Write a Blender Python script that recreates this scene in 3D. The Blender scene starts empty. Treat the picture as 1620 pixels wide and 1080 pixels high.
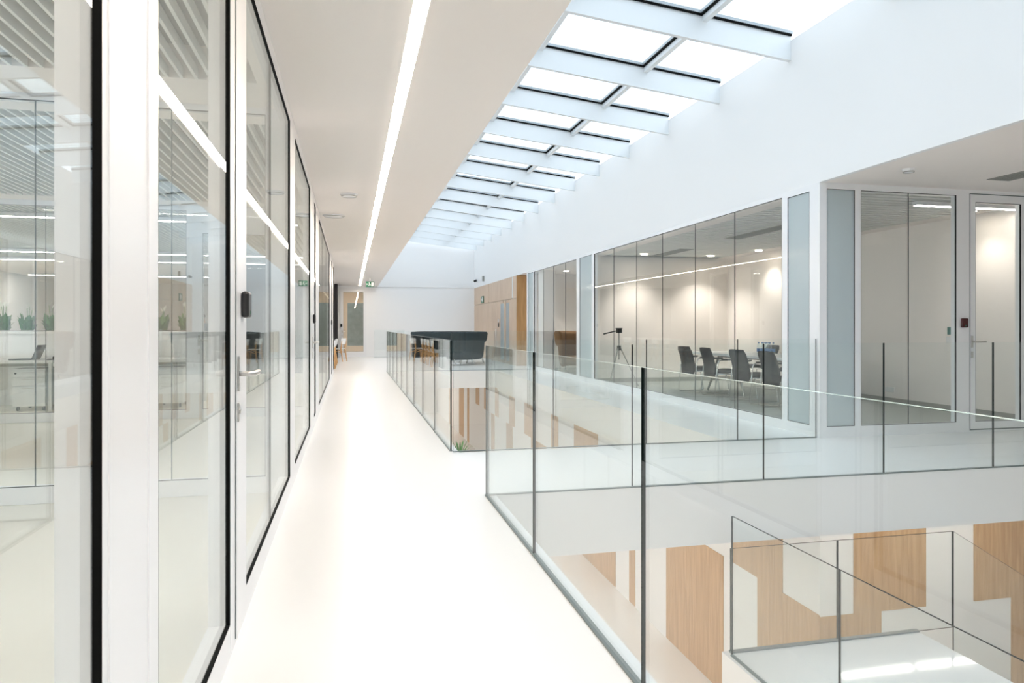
import bpy, math, random
from mathutils import Vector, Matrix, Euler
random.seed(7)
sc = bpy.context.scene
COL = sc.collection
R = math.radians

# ---------------------------------------------------------------- camera, sky, exposure
cam_d = bpy.data.cameras.new('camera')
cam = bpy.data.objects.new('camera', cam_d); COL.objects.link(cam)
cam.location = (0, 0, 1.24)
cam.rotation_euler = (R(90), 0, -math.atan(255 / 1111))
cam_d.sensor_width = 36.0
cam_d.lens = 36.0 * 1111 / 1620
cam_d.shift_y = -24 / 1620
cam_d.clip_start = 0.02
sc.camera = cam

sc.view_settings.view_transform = 'Standard'
sc.view_settings.look = 'None'
sc.view_settings.gamma = 1.0
sc.view_settings.use_curve_mapping = False
sc.view_settings.exposure = 0.55

SKY = 1.68            # overcast sky
STRIP = 33.0         # corridor light line
PANEL = 24.0          # office light lines
world = bpy.data.worlds.new('overcast_sky'); sc.world = world
world.use_nodes = True
bg = world.node_tree.nodes['Background']
bg.inputs[0].default_value = (0.80, 0.905, 1.0, 1)
bg.inputs[1].default_value = SKY

def portal(loc, rot, sx, sy):
    d = bpy.data.lights.new('sky_portal', 'AREA'); d.shape = 'RECTANGLE'; d.size = sx; d.size_y = sy
    d.cycles.is_portal = True
    o = bpy.data.objects.new('sky_portal', d); COL.objects.link(o); o.location = loc; o.rotation_euler = rot
portal((3.07, 10.4, 5.02), (0, R(6.3), 0), 4.3, 39.5)
portal((-5.02, 3.0, 1.75), (0, R(-90), 0), 1.9, 12.2)
portal((-10.05, 14.5, 1.75), (0, R(-90), 0), 1.9, 7.2)

cy = sc.cycles
cy.use_denoising = True
cy.max_bounces = 12; cy.diffuse_bounces = 6; cy.glossy_bounces = 5; cy.transmission_bounces = 6
cy.transparent_max_bounces = 40
cy.sample_clamp_indirect = 6.0
cy.caustics_reflective = False; cy.caustics_refractive = False

# ---------------------------------------------------------------- materials
def nmat(name):
    m = bpy.data.materials.new(name); m.use_nodes = True
    return m, m.node_tree, m.node_tree.nodes['Principled BSDF']
def mat(name, col, rough=0.5, metal=0.0, spec=0.5, bump=0.0, bscale=40.0, var=0.0, vscale=3.0, sheen=0.0):
    m, t, b = nmat(name)
    b.inputs['Base Color'].default_value = (*col, 1)
    b.inputs['Roughness'].default_value = rough
    b.inputs['Metallic'].default_value = metal
    b.inputs['Specular IOR Level'].default_value = spec
    if sheen: b.inputs['Sheen Weight'].default_value = sheen
    if bump or var:
        tc = t.nodes.new('ShaderNodeTexCoord')
    if var:
        n = t.nodes.new('ShaderNodeTexNoise'); n.inputs['Scale'].default_value = vscale; n.inputs['Detail'].default_value = 4
        t.links.new(tc.outputs['Object'], n.inputs['Vector'])
        mx = t.nodes.new('ShaderNodeMix'); mx.data_type = 'RGBA'
        mx.inputs[6].default_value = (*[c * (1 - var) for c in col], 1); mx.inputs[7].default_value = (*[min(1, c * (1 + var)) for c in col], 1)
        t.links.new(n.outputs['Fac'], mx.inputs[0]); t.links.new(mx.outputs[2], b.inputs['Base Color'])
    if bump:
        n2 = t.nodes.new('ShaderNodeTexNoise'); n2.inputs['Scale'].default_value = bscale; n2.inputs['Detail'].default_value = 3
        t.links.new(tc.outputs['Object'], n2.inputs['Vector'])
        bp = t.nodes.new('ShaderNodeBump'); bp.inputs['Strength'].default_value = bump; bp.inputs['Distance'].default_value = 0.01
        t.links.new(n2.outputs['Fac'], bp.inputs['Height']); t.links.new(bp.outputs['Normal'], b.inputs['Normal'])
    return m
def emit(name, col, s):
    m = bpy.data.materials.new(name); m.use_nodes = True; t = m.node_tree
    t.nodes.remove(t.nodes['Principled BSDF'])
    e = t.nodes.new('ShaderNodeEmission'); e.inputs[0].default_value = (*col, 1); e.inputs[1].default_value = s
    t.links.new(e.outputs[0], t.nodes['Material Output'].inputs[0])
    return m
def glass(name, tint, gain=1.0):
    m = bpy.data.materials.new(name); m.use_nodes = True; t = m.node_tree
    t.nodes.remove(t.nodes['Principled BSDF'])
    geo = t.nodes.new('ShaderNodeNewGeometry')
    ma = t.nodes.new('ShaderNodeMath'); ma.operation = 'MULTIPLY_ADD'; ma.inputs[1].default_value = 1 / 1.5 - 1.5; ma.inputs[2].default_value = 1.5
    t.links.new(geo.outputs['Backfacing'], ma.inputs[0])
    fr = t.nodes.new('ShaderNodeFresnel'); t.links.new(ma.outputs[0], fr.inputs['IOR'])
    mg = t.nodes.new('ShaderNodeMath'); mg.operation = 'MULTIPLY'; mg.inputs[1].default_value = gain; mg.use_clamp = True
    t.links.new(fr.outputs[0], mg.inputs[0])
    tr = t.nodes.new('ShaderNodeBsdfTransparent'); tr.inputs[0].default_value = (*tint, 1)
    gl = t.nodes.new('ShaderNodeBsdfGlossy'); gl.inputs['Roughness'].default_value = 0.0; gl.inputs[0].default_value = (0.97, 1, 0.99, 1)
    mx = t.nodes.new('ShaderNodeMixShader')
    t.links.new(mg.outputs[0], mx.inputs[0]); t.links.new(tr.outputs[0], mx.inputs[1]); t.links.new(gl.outputs[0], mx.inputs[2])
    t.links.new(mx.outputs[0], t.nodes['Material Output'].inputs[0])
    return m
def wood(name, c1, c2, rough=0.45):
    m, t, b = nmat(name)
    tc = t.nodes.new('ShaderNodeTexCoord'); mp = t.nodes.new('ShaderNodeMapping')
    mp.inputs['Scale'].default_value = (14, 14, 0.9)
    t.links.new(tc.outputs['Object'], mp.inputs['Vector'])
    n = t.nodes.new('ShaderNodeTexNoise'); n.inputs['Scale'].default_value = 1.6; n.inputs['Detail'].default_value = 7; n.inputs['Distortion'].default_value = 0.6
    t.links.new(mp.outputs[0], n.inputs['Vector'])
    cr = t.nodes.new('ShaderNodeValToRGB')
    cr.color_ramp.elements[0].position = 0.32; cr.color_ramp.elements[0].color = (*c1, 1)
    cr.color_ramp.elements[1].position = 0.68; cr.color_ramp.elements[1].color = (*c2, 1)
    t.links.new(n.outputs['Fac'], cr.inputs[0]); t.links.new(cr.outputs[0], b.inputs['Base Color'])
    b.inputs['Roughness'].default_value = rough
    return m
def frosted(name, col):
    m = bpy.data.materials.new(name); m.use_nodes = True; t = m.node_tree
    b = t.nodes['Principled BSDF']; b.inputs['Base Color'].default_value = (*col, 1); b.inputs['Roughness'].default_value = 0.12
    tl = t.nodes.new('ShaderNodeBsdfTranslucent'); tl.inputs[0].default_value = (*col, 1)
    mx = t.nodes.new('ShaderNodeMixShader'); mx.inputs[0].default_value = 0.45
    t.links.new(b.outputs[0], mx.inputs[1]); t.links.new(tl.outputs[0], mx.inputs[2])
    t.links.new(mx.outputs[0], t.nodes['Material Output'].inputs[0])
    return m

M = dict(
    wall=mat('white_plaster', (0.86, 0.86, 0.86), 0.6, bump=0.03, bscale=180),
    ceil=mat('ceiling_plaster', (0.88, 0.83, 0.79), 0.65, bump=0.02, bscale=180),
    floor=mat('white_epoxy', (0.845, 0.838, 0.83), 0.24, spec=0.5, var=0.012, vscale=0.7),
    landing=mat('landing_epoxy', (0.88, 0.88, 0.88), 0.07),
    cream=mat('cream_floor', (0.86, 0.82, 0.71), 0.2, var=0.015, vscale=0.8),
    creamwall=mat('cream_wall', (0.80, 0.71, 0.60), 0.6),
    carpet=mat('grey_carpet', (0.34, 0.35, 0.33), 0.9, bump=0.3, bscale=300, var=0.08, vscale=60),
    beige=mat('beige_floor', (0.82, 0.78, 0.74), 0.18, var=0.02),
    frame=mat('white_powdercoat', (0.87, 0.87, 0.88), 0.22),
    black=mat('black_rubber', (0.004, 0.004, 0.004), 0.7, spec=0.1),
    dark=mat('black_wall', (0.012, 0.012, 0.014), 0.6),
    seal=mat('grey_seal', (0.16, 0.19, 0.19), 0.4),
    edge=mat('painted_dark_glass_edge', (0.003, 0.008, 0.007), 0.5, spec=0.08),  # darkness from reflection inside the cut glass, put into the colour
    skylit_edge=mat('painted_skylit_glass_edge', (0.62, 0.78, 0.74), 0.1),  # skylight caught by the top edges, painted as a pale colour
    steel=mat('brushed_steel', (0.62, 0.60, 0.57), 0.28, metal=1.0),
    chrome=mat('chrome', (0.80, 0.81, 0.82), 0.12, metal=1.0),
    alu=mat('grey_aluminium', (0.42, 0.46, 0.49), 0.4, metal=0.3),
    roofsteel=mat('white_beam_paint', (0.80, 0.83, 0.85), 0.45),
    slat=mat('white_slat', (0.76, 0.77, 0.74), 0.5),
    plenum=mat('plenum', (0.11, 0.115, 0.11), 0.8),
    oak=wood('oak_veneer', (0.46, 0.27, 0.12), (0.60, 0.38, 0.19)),
    oakpale=wood('pale_oak_veneer', (0.56, 0.41, 0.29), (0.68, 0.52, 0.39)),
    oakdark=wood('dark_oak_veneer', (0.36, 0.20, 0.08), (0.50, 0.29, 0.12)),
    plywood=wood('chair_wood', (0.52, 0.27, 0.09), (0.68, 0.40, 0.16)),
    sofa=mat('blue_grey_fabric', (0.020, 0.031, 0.036), 0.9, spec=0.2, bump=0.3, bscale=250, var=0.12, vscale=30),
    brown=mat('brown_fabric', (0.22, 0.115, 0.045), 0.8, bump=0.2, bscale=200),
    seatblack=mat('black_upholstery', (0.010, 0.013, 0.015), 0.8, spec=0.2, bump=0.2, bscale=250),
    white=mat('white_lacquer', (0.84, 0.84, 0.83), 0.25),
    plastic=mat('black_plastic', (0.012, 0.012, 0.013), 0.3),
    redplastic=mat('dark_red_plastic', (0.07, 0.012, 0.012), 0.25),
    green=mat('sign_green', (0.01, 0.14, 0.07), 0.4),
    paper=mat('sign_white', (0.9, 0.9, 0.9), 0.5),
    leaf=mat('leaf_green', (0.06, 0.22, 0.04), 0.35, var=0.35, vscale=14),
    petal=mat('white_petal', (0.85, 0.86, 0.8), 0.4),
    soil=mat('soil', (0.05, 0.035, 0.025), 0.95, bump=0.5),
    trunk=mat('plant_trunk', (0.22, 0.15, 0.09), 0.9, bump=0.5, bscale=60),
    screen=mat('dark_screen', (0.01, 0.013, 0.016), 0.1),
    skin=mat('skin', (0.56, 0.36, 0.27), 0.5),
    hair=mat('grey_brown_hair', (0.12, 0.10, 0.09), 0.7),
    shirt=mat('grey_blue_shirt', (0.30, 0.36, 0.40), 0.8),
    jeans=mat('dark_trousers', (0.03, 0.035, 0.05), 0.8),
    bottle=mat('blue_label', (0.05, 0.18, 0.42), 0.4),
    view_backdrop=mat('grey_green_backdrop', (0.20, 0.22, 0.20), 0.9, bump=0.6, bscale=8, var=0.3, vscale=5),
    louvre=mat('grille_grey', (0.33, 0.33, 0.30), 0.5),
    glass=glass('clear_glass', (0.986, 0.992, 0.989), 0.8),
    roomglass=glass('meeting_room_glass', (0.976, 0.987, 0.986), 0.5),
    inner=glass('office_glass', (0.988, 0.993, 0.991), 0.4),
    rail=glass('rail_glass', (0.975, 0.989, 0.988), 0.8),
    roofglass=glass('roof_glass', (0.97, 0.985, 0.99)),
    greenglass=frosted('green_screen_glass', (0.22, 0.42, 0.38)),
    frost=frosted('frosted_glass', (0.735, 0.805, 0.825)),
    water=glass('bottle_plastic', (0.90, 0.95, 0.97)),
    strip=emit('warm_light', (1.0, 0.86, 0.72), STRIP),
    panel=emit('neutral_light', (1.0, 0.94, 0.86), PANEL),
    lowlamp=emit('lower_storey_light', (1.0, 0.90, 0.80), 22.0),
    spot=emit('spot_light', (1.0, 0.88, 0.72), 30.0),
)

# ---------------------------------------------------------------- helpers
WL = {}
class MB:
    def __init__(s): s.v = []; s.f = []; s.m = []
    def box(s, a, b, m=0, fm=None, rz=0, piv=None):
        x0, y0, z0 = a; x1, y1, z1 = b
        n = len(s.v)
        vs = [(x0,y0,z0),(x1,y0,z0),(x1,y1,z0),(x0,y1,z0),(x0,y0,z1),(x1,y0,z1),(x1,y1,z1),(x0,y1,z1)]
        if rz:
            px, py = piv if piv else ((x0+x1)/2, (y0+y1)/2); c, q = math.cos(rz), math.sin(rz)
            vs = [(px+(x-px)*c-(y-py)*q, py+(x-px)*q+(y-py)*c, z) for x, y, z in vs]
        s.v += [Vector(v) for v in vs]
        fs = {'-z':(0,3,2,1), '+z':(4,5,6,7), '-y':(0,1,5,4), '+x':(1,2,6,5), '+y':(2,3,7,6), '-x':(3,0,4,7)}
        for k, q in fs.items():
            s.f.append(tuple(n+i for i in q)); s.m.append((fm or {}).get(k, m))
        return s
    def prism(s, pts, axis, lo, hi, m=0):
        """closed 2-D outline extruded along an axis ('x','y','z')."""
        n = len(s.v); k = len(pts)
        def P(p, h):
            return Vector({'x': (h, p[0], p[1]), 'y': (p[0], h, p[1]), 'z': (p[0], p[1], h)}[axis])
        s.v += [P(p, lo) for p in pts] + [P(p, hi) for p in pts]
        s.f.append(tuple(n+i for i in range(k))[::-1]); s.m.append(m)
        s.f.append(tuple(n+k+i for i in range(k))); s.m.append(m)
        for i in range(k):
            j = (i+1) % k; s.f.append((n+i, n+j, n+k+j, n+k+i)); s.m.append(m)
        return s
    def tube(s, pts, r, n=8, m=0, cap=True):
        pts = [Vector(p) for p in pts]; rs = r if isinstance(r, (list, tuple)) else [r]*len(pts)
        base = len(s.v); prev = None
        for i, p in enumerate(pts):
            a = pts[max(i-1, 0)]; b = pts[min(i+1, len(pts)-1)]
            d = (b-a).normalized()
            if prev is None:
                u = d.orthogonal().normalized()
            else:
                u = (prev - d*prev.dot(d)).normalized()
            prev = u; w = d.cross(u)
            for k in range(n):
                t = 2*math.pi*k/n
                s.v.append(p + (u*math.cos(t)+w*math.sin(t))*rs[i])
        for i in range(len(pts)-1):
            for k in range(n):
                j = (k+1) % n
                s.f.append((base+i*n+k, base+i*n+j, base+(i+1)*n+j, base+(i+1)*n+k)); s.m.append(m)
        if cap:
            s.f.append(tuple(base+k for k in range(n))[::-1]); s.m.append(m)
            e = base+(len(pts)-1)*n
            s.f.append(tuple(e+k for k in range(n))); s.m.append(m)
        return s
    def grid(s, rows, m=0, closed=False):
        n = len(s.v); k = len(rows[0])
        for r_ in rows: s.v += [Vector(p) for p in r_]
        for i in range(len(rows)-1):
            for j in range(k if closed else k-1):
                q = (j+1) % k
                s.f.append((n+i*k+j, n+i*k+q, n+(i+1)*k+q, n+(i+1)*k+j)); s.m.append(m)
        return s
    def build(s, name, mats, parent=None, smooth=False, origin=None, bevel=0.0):
        if not isinstance(mats, (list, tuple)): mats = [mats]
        if parent is not None:
            off = WL[parent.name]
        elif origin is not None:
            off = Vector(origin)
        else:
            xs = [v.x for v in s.v]; ys = [v.y for v in s.v]; zs = [v.z for v in s.v]
            off = Vector(((min(xs)+max(xs))/2, (min(ys)+max(ys))/2, min(zs)))
        me = bpy.data.meshes.new(name)
        me.from_pydata([tuple(v-off) for v in s.v], [], s.f)
        for mm in mats: me.materials.append(mm)
        for p, i in zip(me.polygons, s.m): p.material_index = i
        if smooth:
            for p in me.polygons: p.use_smooth = True
        me.update()
        o = bpy.data.objects.new(name, me); COL.objects.link(o)
        if parent is not None: o.parent = parent
        else: o.location = off
        WL[o.name] = off
        if bevel:
            bv = o.modifiers.new('bevel', 'BEVEL'); bv.width = bevel; bv.segments = 2; bv.limit_method = 'ANGLE'
        return o
def tag(o, label=None, cat=None, group=None, kind=None):
    if label: o['label'] = label
    if cat: o['category'] = cat
    if group: o['group'] = group
    if kind: o['kind'] = kind
    return o
def thing(name, loc, label=None, cat=None, group=None, kind=None):
    o = bpy.data.objects.new(name, None); COL.objects.link(o); o.location = loc; o.empty_display_size = 0.1
    WL[o.name] = Vector(loc)
    return tag(o, label, cat, group, kind)
def copy_tree(o, loc=None, rz=None, label=None, parent=None):
    c = o.copy(); COL.objects.link(c); c.parent = parent
    if loc is not None: c.location = loc
    if rz is not None: c.rotation_euler = (0, 0, rz)
    if label: c['label'] = label
    for ch in list(o.children): copy_tree(ch, parent=c)
    return c
def B(a, b): return MB().box(a, b)
def struct(name, mb, m, label, cat='wall'):
    return tag(mb.build(name, m), label, cat, kind='structure')

# ---------------------------------------------------------------- dimensions
XL = -0.44           # left glazed wall
XE = 1.04            # edge of the walkway slab
XR = 5.07            # right wall plane
YB0, YB1 = 5.05, 6.85   # bridge
YC = 6.83            # corner of the meeting room block
YE = 29.2            # far end
ZC = 2.86            # ceilings
ZS = -0.48           # slab soffit
ZG = -3.9            # lower floor
YN = -8.0            # behind the camera
def zr(x): return 4.38 + 0.111 * (XR - x)      # underside of the tilted roof beams

# ---------------------------------------------------------------- floors
struct('floor', MB().box((XL-0.07, YN, ZS), (XE, 19.42, 0)), M['floor'], 'white glossy walkway floor between glass wall and glass railing', 'floor')
struct('floor', MB().box((XE, YB0, ZS), (10.0, YB1, 0)), M['floor'], 'white glossy bridge floor crossing the open voids', 'floor')
struct('floor', MB().box((XL-0.07, 19.42, ZS), (XR, YE+0.3, 0)).box((-3.2, 19.42, ZS), (XL-0.07, YE+0.3, 0)), M['floor'], 'white lounge floor under the dark curved sofa', 'floor')
struct('floor', MB().box((3.97, YB1, ZS), (XR, 19.42, 0)).box((4.03, YB1, ZS-0.09), (XR, 19.42, ZS)), M['floor'], 'narrow white ledge floor along the meeting room glass', 'floor')
struct('floor', MB().box((XR, YB1, ZS), (10.0, 20.4, -0.002)), M['carpet'], 'grey carpet floor inside the meeting rooms', 'floor')
struct('floor', MB().box((XR, 20.4, ZS), (10.0, YE+0.3, -0.002)), M['floor'], 'white passage floor beside the oak clad block', 'floor')
struct('floor', MB().box((-5.0, YN, ZS), (XL-0.07, 10.2, -0.002)).box((-10.0, 10.2, ZS), (XL-0.07, 19.42, -0.002)).box((-10, 19.42, ZS), (-3.2, YE+0.3, -0.002)), M['cream'], 'cream glossy floor of the offices behind the glass wall', 'floor')
struct('floor', MB().box((-3.0, YN, ZG-0.2), (12.0, 42, ZG)), M['beige'], 'pale floor of the lower storey', 'floor')
struct('floor', MB().box((0.2, YE+0.3, ZS), (XR, 33, 0)).box((XL-1, YE+0.3, ZS), (0.2, 33, 0)), M['floor'], 'floor of the small room behind the far door', 'floor')

# ---------------------------------------------------------------- ceilings
c0 = struct('ceiling', MB().box((XL-0.07, YN, ZC), (1.07, YE, ZC+0.30)), M['ceil'], 'warm white walkway ceiling with a light line', 'ceiling')
c1 = struct('ceiling', MB().box((XR+0.06, YN, 2.84), (10.0, YC, 3.14)), M['ceil'], 'pale flat ceiling in front of the corner room', 'ceiling')
tag(MB().box((-3.2, 19.42, ZC), (XL-0.07, YE, ZC+0.3)).build('ceiling', M['ceil']), 'ceiling over the black alcove with table and chairs', 'ceiling', kind='structure')

def slat_ceiling(label, x0, x1, y0, y1, axis, pitch, bx, by, w=0.02, h=0.07, z=2.86):
    """plenum lid, plain border, and single baffles hung as parts."""
    root = thing('ceiling', ((x0+x1)/2, (y0+y1)/2, z), label, 'ceiling', kind='structure')
    MB().box((x0, y0, 3.08), (x1, y1, 3.14)).build('plenum', M['plenum'], root)
    bd = MB()
    bd.box((x0, y0, z), (x1, y0+by, 3.08)).box((x0, y1-by, z), (x1, y1, 3.08)).box((x0, y0+by, z), (x0+bx, y1-by, 3.08)).box((x1-bx, y0+by, z), (x1, y1-by, 3.08))
    bd.build('ceiling_border', M['ceil'], root)
    a0, a1, b0, b1 = x0+bx, x1-bx, y0+by, y1-by
    first = None; k = 0
    lo, hi = (a0, a1) if axis == 'y' else (b0, b1)
    n = int((hi-lo)/pitch)
    for i in range(n):
        q = lo + pitch*(i+0.5)
        if first is None:
            mb = MB().box((q-w/2, b0, z), (q+w/2, b1, z+h)) if axis == 'y' else MB().box((a0, q-w/2, z), (a1, q+w/2, z+h))
            first = mb.build('slat', M['slat'], root); q0 = q
        else:
            o = bpy.data.objects.new('slat', first.data); COL.objects.link(o); o.parent = root
            o.location = (q-q0, 0, 0) if axis == 'y' else (0, q-q0, 0)
    return root
slat_ceiling('slatted white ceiling of the nearest office behind the glass wall', -5.0, XL-0.07, YN, 5.5, 'y', 0.09, 0.10, 0.55)
slat_ceiling('slatted white ceiling of the middle office behind two glass walls', -5.0, XL-0.07, 5.6, 10.15, 'y', 0.09, 0.10, 0.35)
slat_ceiling('slatted white ceiling of the far open office with long light lines', -10.0, XL-0.07, 10.25, 19.4, 'y', 0.09, 0.15, 0.35)
slat_ceiling('slatted white ceiling of the meeting room with black chairs', XR+0.06, 8.5, YC+0.05, 14.8, 'x', 0.155, 0.30, 0.10, w=0.085, z=2.80)
tag(MB().box((XR+0.06, 14.8, 2.80), (8.5, 20.3, 3.1)).build('ceiling', M['ceil']), 'plain ceiling of the small room past the meeting room', 'ceiling', kind='structure')
tag(MB().box((-10, 19.42, 2.86), (-3.2, YE, 3.1)).build('ceiling', M['ceil']), 'plain ceiling at the far end of the open office', 'ceiling', kind='structure')
tag(MB().box((XR+0.06, 20.3, 2.86), (10, YE+0.3, 3.1)).build('ceiling', M['ceil']), 'ceiling of the passage beside the oak clad block', 'ceiling', kind='structure')

# ---------------------------------------------------------------- walls
struct('wall_right', MB().box((XR, YN, 2.84), (XR+0.06, YE, 3.2)).box((XR, YN, 3.2), (XR+0.3, YE, 4.62)), M['wall'], 'tall white wall above the meeting room glass, below the skylight')
struct('wall_left', MB().box((0.92, YN, ZC+0.30), (1.07, YE, 5.08)), M['wall'], 'white wall above the walkway ceiling edge, left of the skylight')
struct('wall_far', MB().box((0.92, YE, 2.85), (XR+0.3, YE+0.2, 5.1)), M['wall'], 'white upper wall closing the far end of the skylit hall')
struct('wall_far', MB().box((0.62, YE+0.02, 0), (XR+0.02, YE+0.2, 2.85)).box((XL-3, YE+0.02, 0), (-0.42, YE+0.2, ZC)).box((-0.42, YE+0.02, 2.72), (0.62, YE+0.2, ZC)), M['wall'], 'plain white wall behind the dark curved sofa')
struct('wall_back', MB().box((-5, YN-0.2, ZG), (10, YN, 3.2)).box((0.92, YN-0.2, 3.2), (XR+0.3, YN, 5.1)), M['wall'], 'white wall closing the hall behind the camera')
struct('wall_right', MB().box((10.0, YN, ZG), (10.2, YC, 2.84)), M['wall'], 'white end wall of the bridge landing')
# outer office walls; window openings added out of view to let daylight in
def daylight_wall(label, x, y0, y1, w0, w1, n, z0=0.8, z1=2.7, ztop=3.14):
    mb = MB().box((x-0.2, y0, ZS), (x, y1, z0)).box((x-0.2, y0, z1), (x, y1, ztop)).box((x-0.2, y0, z0), (x, w0, z1)).box((x-0.2, w1, z0), (x, y1, z1))
    struct('wall_left', mb, M['wall'], label)
daylight_wall('outer office wall with a window band added for daylight, near rooms', -5.0, YN, 10.2, -3.0, 9.0, 6)
daylight_wall('outer office wall with a window band added for daylight, open office', -10.0, 10.2, YE+0.3, 11.0, 18.0, 4)
struct('wall_far', MB().box((-10, YE, 0), (-3.2, YE+0.2, 3.1)), M['wall'], 'white end wall of the open office behind the standing person')
struct('wall_far', MB().box((-10, 10.15, 0), (-5.0, 10.25, 3.14)), M['wall'], 'white partition wall at the outer corner of the open office')
# alcove
struct('wall_left', MB().box((-3.2, 19.42, 0), (-3.1, 27.6, ZC)), M['dark'], 'black back wall of the alcove with the wooden chairs')
struct('wall_left', MB().box((-3.2, 19.35, 0), (XL-0.02, 19.42, ZC)), M['dark'], 'black side wall of the alcove beside the glass wall')
struct('wall_left', MB().box((-3.1, 27.6, 0), (-0.50, 27.7, ZC)).box((-0.60, 27.7, 0), (-0.50, YE, ZC)), M['dark'], 'black end wall of the alcove near the far door')
# meeting room block
struct('wall_right', MB().box((8.5, YC, 0), (8.6, 20.4, 3.14)), M['ceil'], 'back wall of the meeting room lit by downlights')
struct('wall_right', MB().box((XR+0.1, 14.7, 0), (8.5, 14.8, 3.1)), M['ceil'], 'end wall of the meeting room behind the tripod')
struct('wall_right', MB().box((XR+0.1, 18.7, 0), (5.52, 19.2, 2.8)).box((XR+0.1, 20.2, 0), (8.5, 20.3, 2.8)), M['ceil'], 'inner walls of the small room with the brown seat')
struct('baseboard_right', MB().box((8.485, YC+0.07, 0), (8.5, 14.7, 0.09)).box((XR+0.2, 14.685, 0), (8.485, 14.7, 0.09)), M['louvre'], 'grey baseboard round the meeting room', 'baseboard')
struct('wall_right', MB().box((10.0, YC, 0), (10.2, 12.2, 3.0)).box((8.6, 12.0, 0), (10.0, 12.2, 3.0)).box((8.6, YC+0.08, 2.84), (10.0, 12.0, 3.0)), M['ceil'], 'walls of the room past the corner room door')
# room behind far door
struct('wall_far', MB().box((-0.9, 32.6, 0), (-0.15, 32.8, 2.9)).box((0.75, 32.6, 0), (1.8, 32.8, 2.9)).box((-0.15, 32.6, 0), (0.75, 32.8, 0.35)).box((-0.15, 32.6, 2.3), (0.75, 32.8, 2.9)).box((-0.9, YE+0.2, 0), (-0.8, 32.6, 2.9)).box((1.7, YE+0.2, 0), (1.8, 32.6, 2.9)).box((-0.9, YE+0.2, 2.9), (1.8, 32.8, 3.0)), M['creamwall'], 'cream walls of the small room seen through the far door')
struct('trim_1', MB().box((-0.3, 33.3, -0.4), (0.9, 33.6, 2.6)), M['view_backdrop'], 'grey green backdrop added outside the far window against the white sky', 'backdrop')  # invented surface that keeps white sky out of the far window

# lower storey walls
struct('wall_right', MB().box((XR, YC, ZG), (XR+0.2, 42, ZS-0.09)).box((XR+0.2, YC, ZG), (12.0, YC+0.2, ZS)), M['wall'], 'white lower wall with oak panels under the meeting room')
struct('wall_left', MB().box((-1.2, YN, ZG), (-1.0, 42, ZS)), M['wall'], 'white lower wall under the walkway')
struct('wall_far', MB().box((-1.2, 41.8, ZG), (XR, 42, ZS)), M['wall'], 'white end wall of the lower storey')
struct('ceiling', MB().box((-1.2, YE+0.3, ZS), (XR, 42, ZS+0.2)), M['wall'], 'ceiling of the lower storey past the void', 'ceiling')

# oak panels, each one proud of the lower wall
ow = thing('wall_panelling', (XR, YC, ZG), 'oak panels in two tiers scattered over the lower white wall', 'wall panels', kind='structure')
def oak_side(y0, y1, z0, z1): MB().box((XR-0.012, y0, z0), (XR+0.002, y1, z1)).build('oak_panel', M['oak'], ow)
def oak_front(x0, x1, z0, z1, e=0.012): MB().box((x0, YC-e, z0), (x1, YC+0.002, z1)).build('oak_panel', M['oak'], ow)
ZM = -1.965; ZT = ZS-0.1
for y0, y1 in ((7.51, 8.67), (10.9, 11.6), (14.0, 15.6), (16.9, 17.5), (19.1, 20.4), (21.7, 22.5), (24.2, 24.8), (26.1, 26.9), (28.0, 28.8), (30.5, 31.0), (32.0, 33.4), (36, 37)): oak_side(y0, y1, ZM, ZT)
for y0, y1 in ((6.83, 8.04), (8.89, 10.70), (12.01, 12.28), (12.99, 15.1), (15.9, 16.6), (18.0, 19.6), (22.0, 22.9), (24.9, 25.5), (30.5, 31.0), (32.0, 33.4), (36, 37)): oak_side(y0, y1, ZG+0.02, ZM)
oak_front(5.50, 6.46, ZM-0.02, ZS-0.01); oak_front(7.13, 9.4, ZM-0.02, ZS-0.01)
oak_front(5.058, 5.86, ZG+0.02, ZM-0.02); oak_front(7.67, 10.0, ZG+0.02, ZM-0.02)

# oak clad block beside the lounge
ob = thing('wall_right', (XR, 25.4, 0), 'pale oak clad wall with doors beside the curved sofa', 'wall', kind='structure')
MB().box((XR+0.03, 21.50, 0), (XR+1.5, YE, 2.84)).build('core', M['wall'], ob)
ys = [21.47, 22.46, 22.60, 22.94, 23.10, 23.34, 23.46, 23.86, 24.30, 25.31, 26.04, 27.34, 28.3, YE]
for i in range(len(ys)-1):
    if i in (3, 5): continue
    a, b = ys[i]+0.006, ys[i+1]-0.006
    if a < 26.0 and b > 23.0 or True:
        MB().box((XR, a, 0.0), (XR+0.028, b, 2.12)).build('oak_panel', M['oakpale'], ob)
for a, b in ((21.47, 21.98), (22.12, 23.9), (23.912, 26.0), (26.06, YE)):
    MB().box((XR, a, 2.132), (XR+0.028, b, 2.84)).build('oak_panel', M['oakpale'], ob)
for k, (a, b) in enumerate(((22.94, 23.10), (23.34, 23.46))): pass
for a, b in ((22.50, 22.94), (23.34, 23.86)):
    MB().box((XR-0.004, a, 0.1), (XR+0.0, b, 2.02)).build('door_glass', M['frost'], ob)
MB().box((XR+0.0, 21.44, 0.0), (XR+1.5, 21.47, 2.84)).build('end_panel', M['oakdark'], ob)
MB().box((XR+0.002, 21.99, 2.15), (XR+0.02, 22.11, 2.84)).build('light_slot', M['white'], ob)
MB().box((XR-0.02, 24.14, 1.22), (XR, 24.24, 1.36)).build('card_reader', M['plastic'], ob)
MB().box((XR-0.02, 24.14, 1.38), (XR, 24.24, 1.50)).build('wall_switch', M['white'], ob)
MB().tube([(XR-0.05, 24.42, 0.25), (XR-0.05, 24.42, 1.15)], 0.015).build('door_handle', M['steel'], ob, smooth=True)

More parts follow.
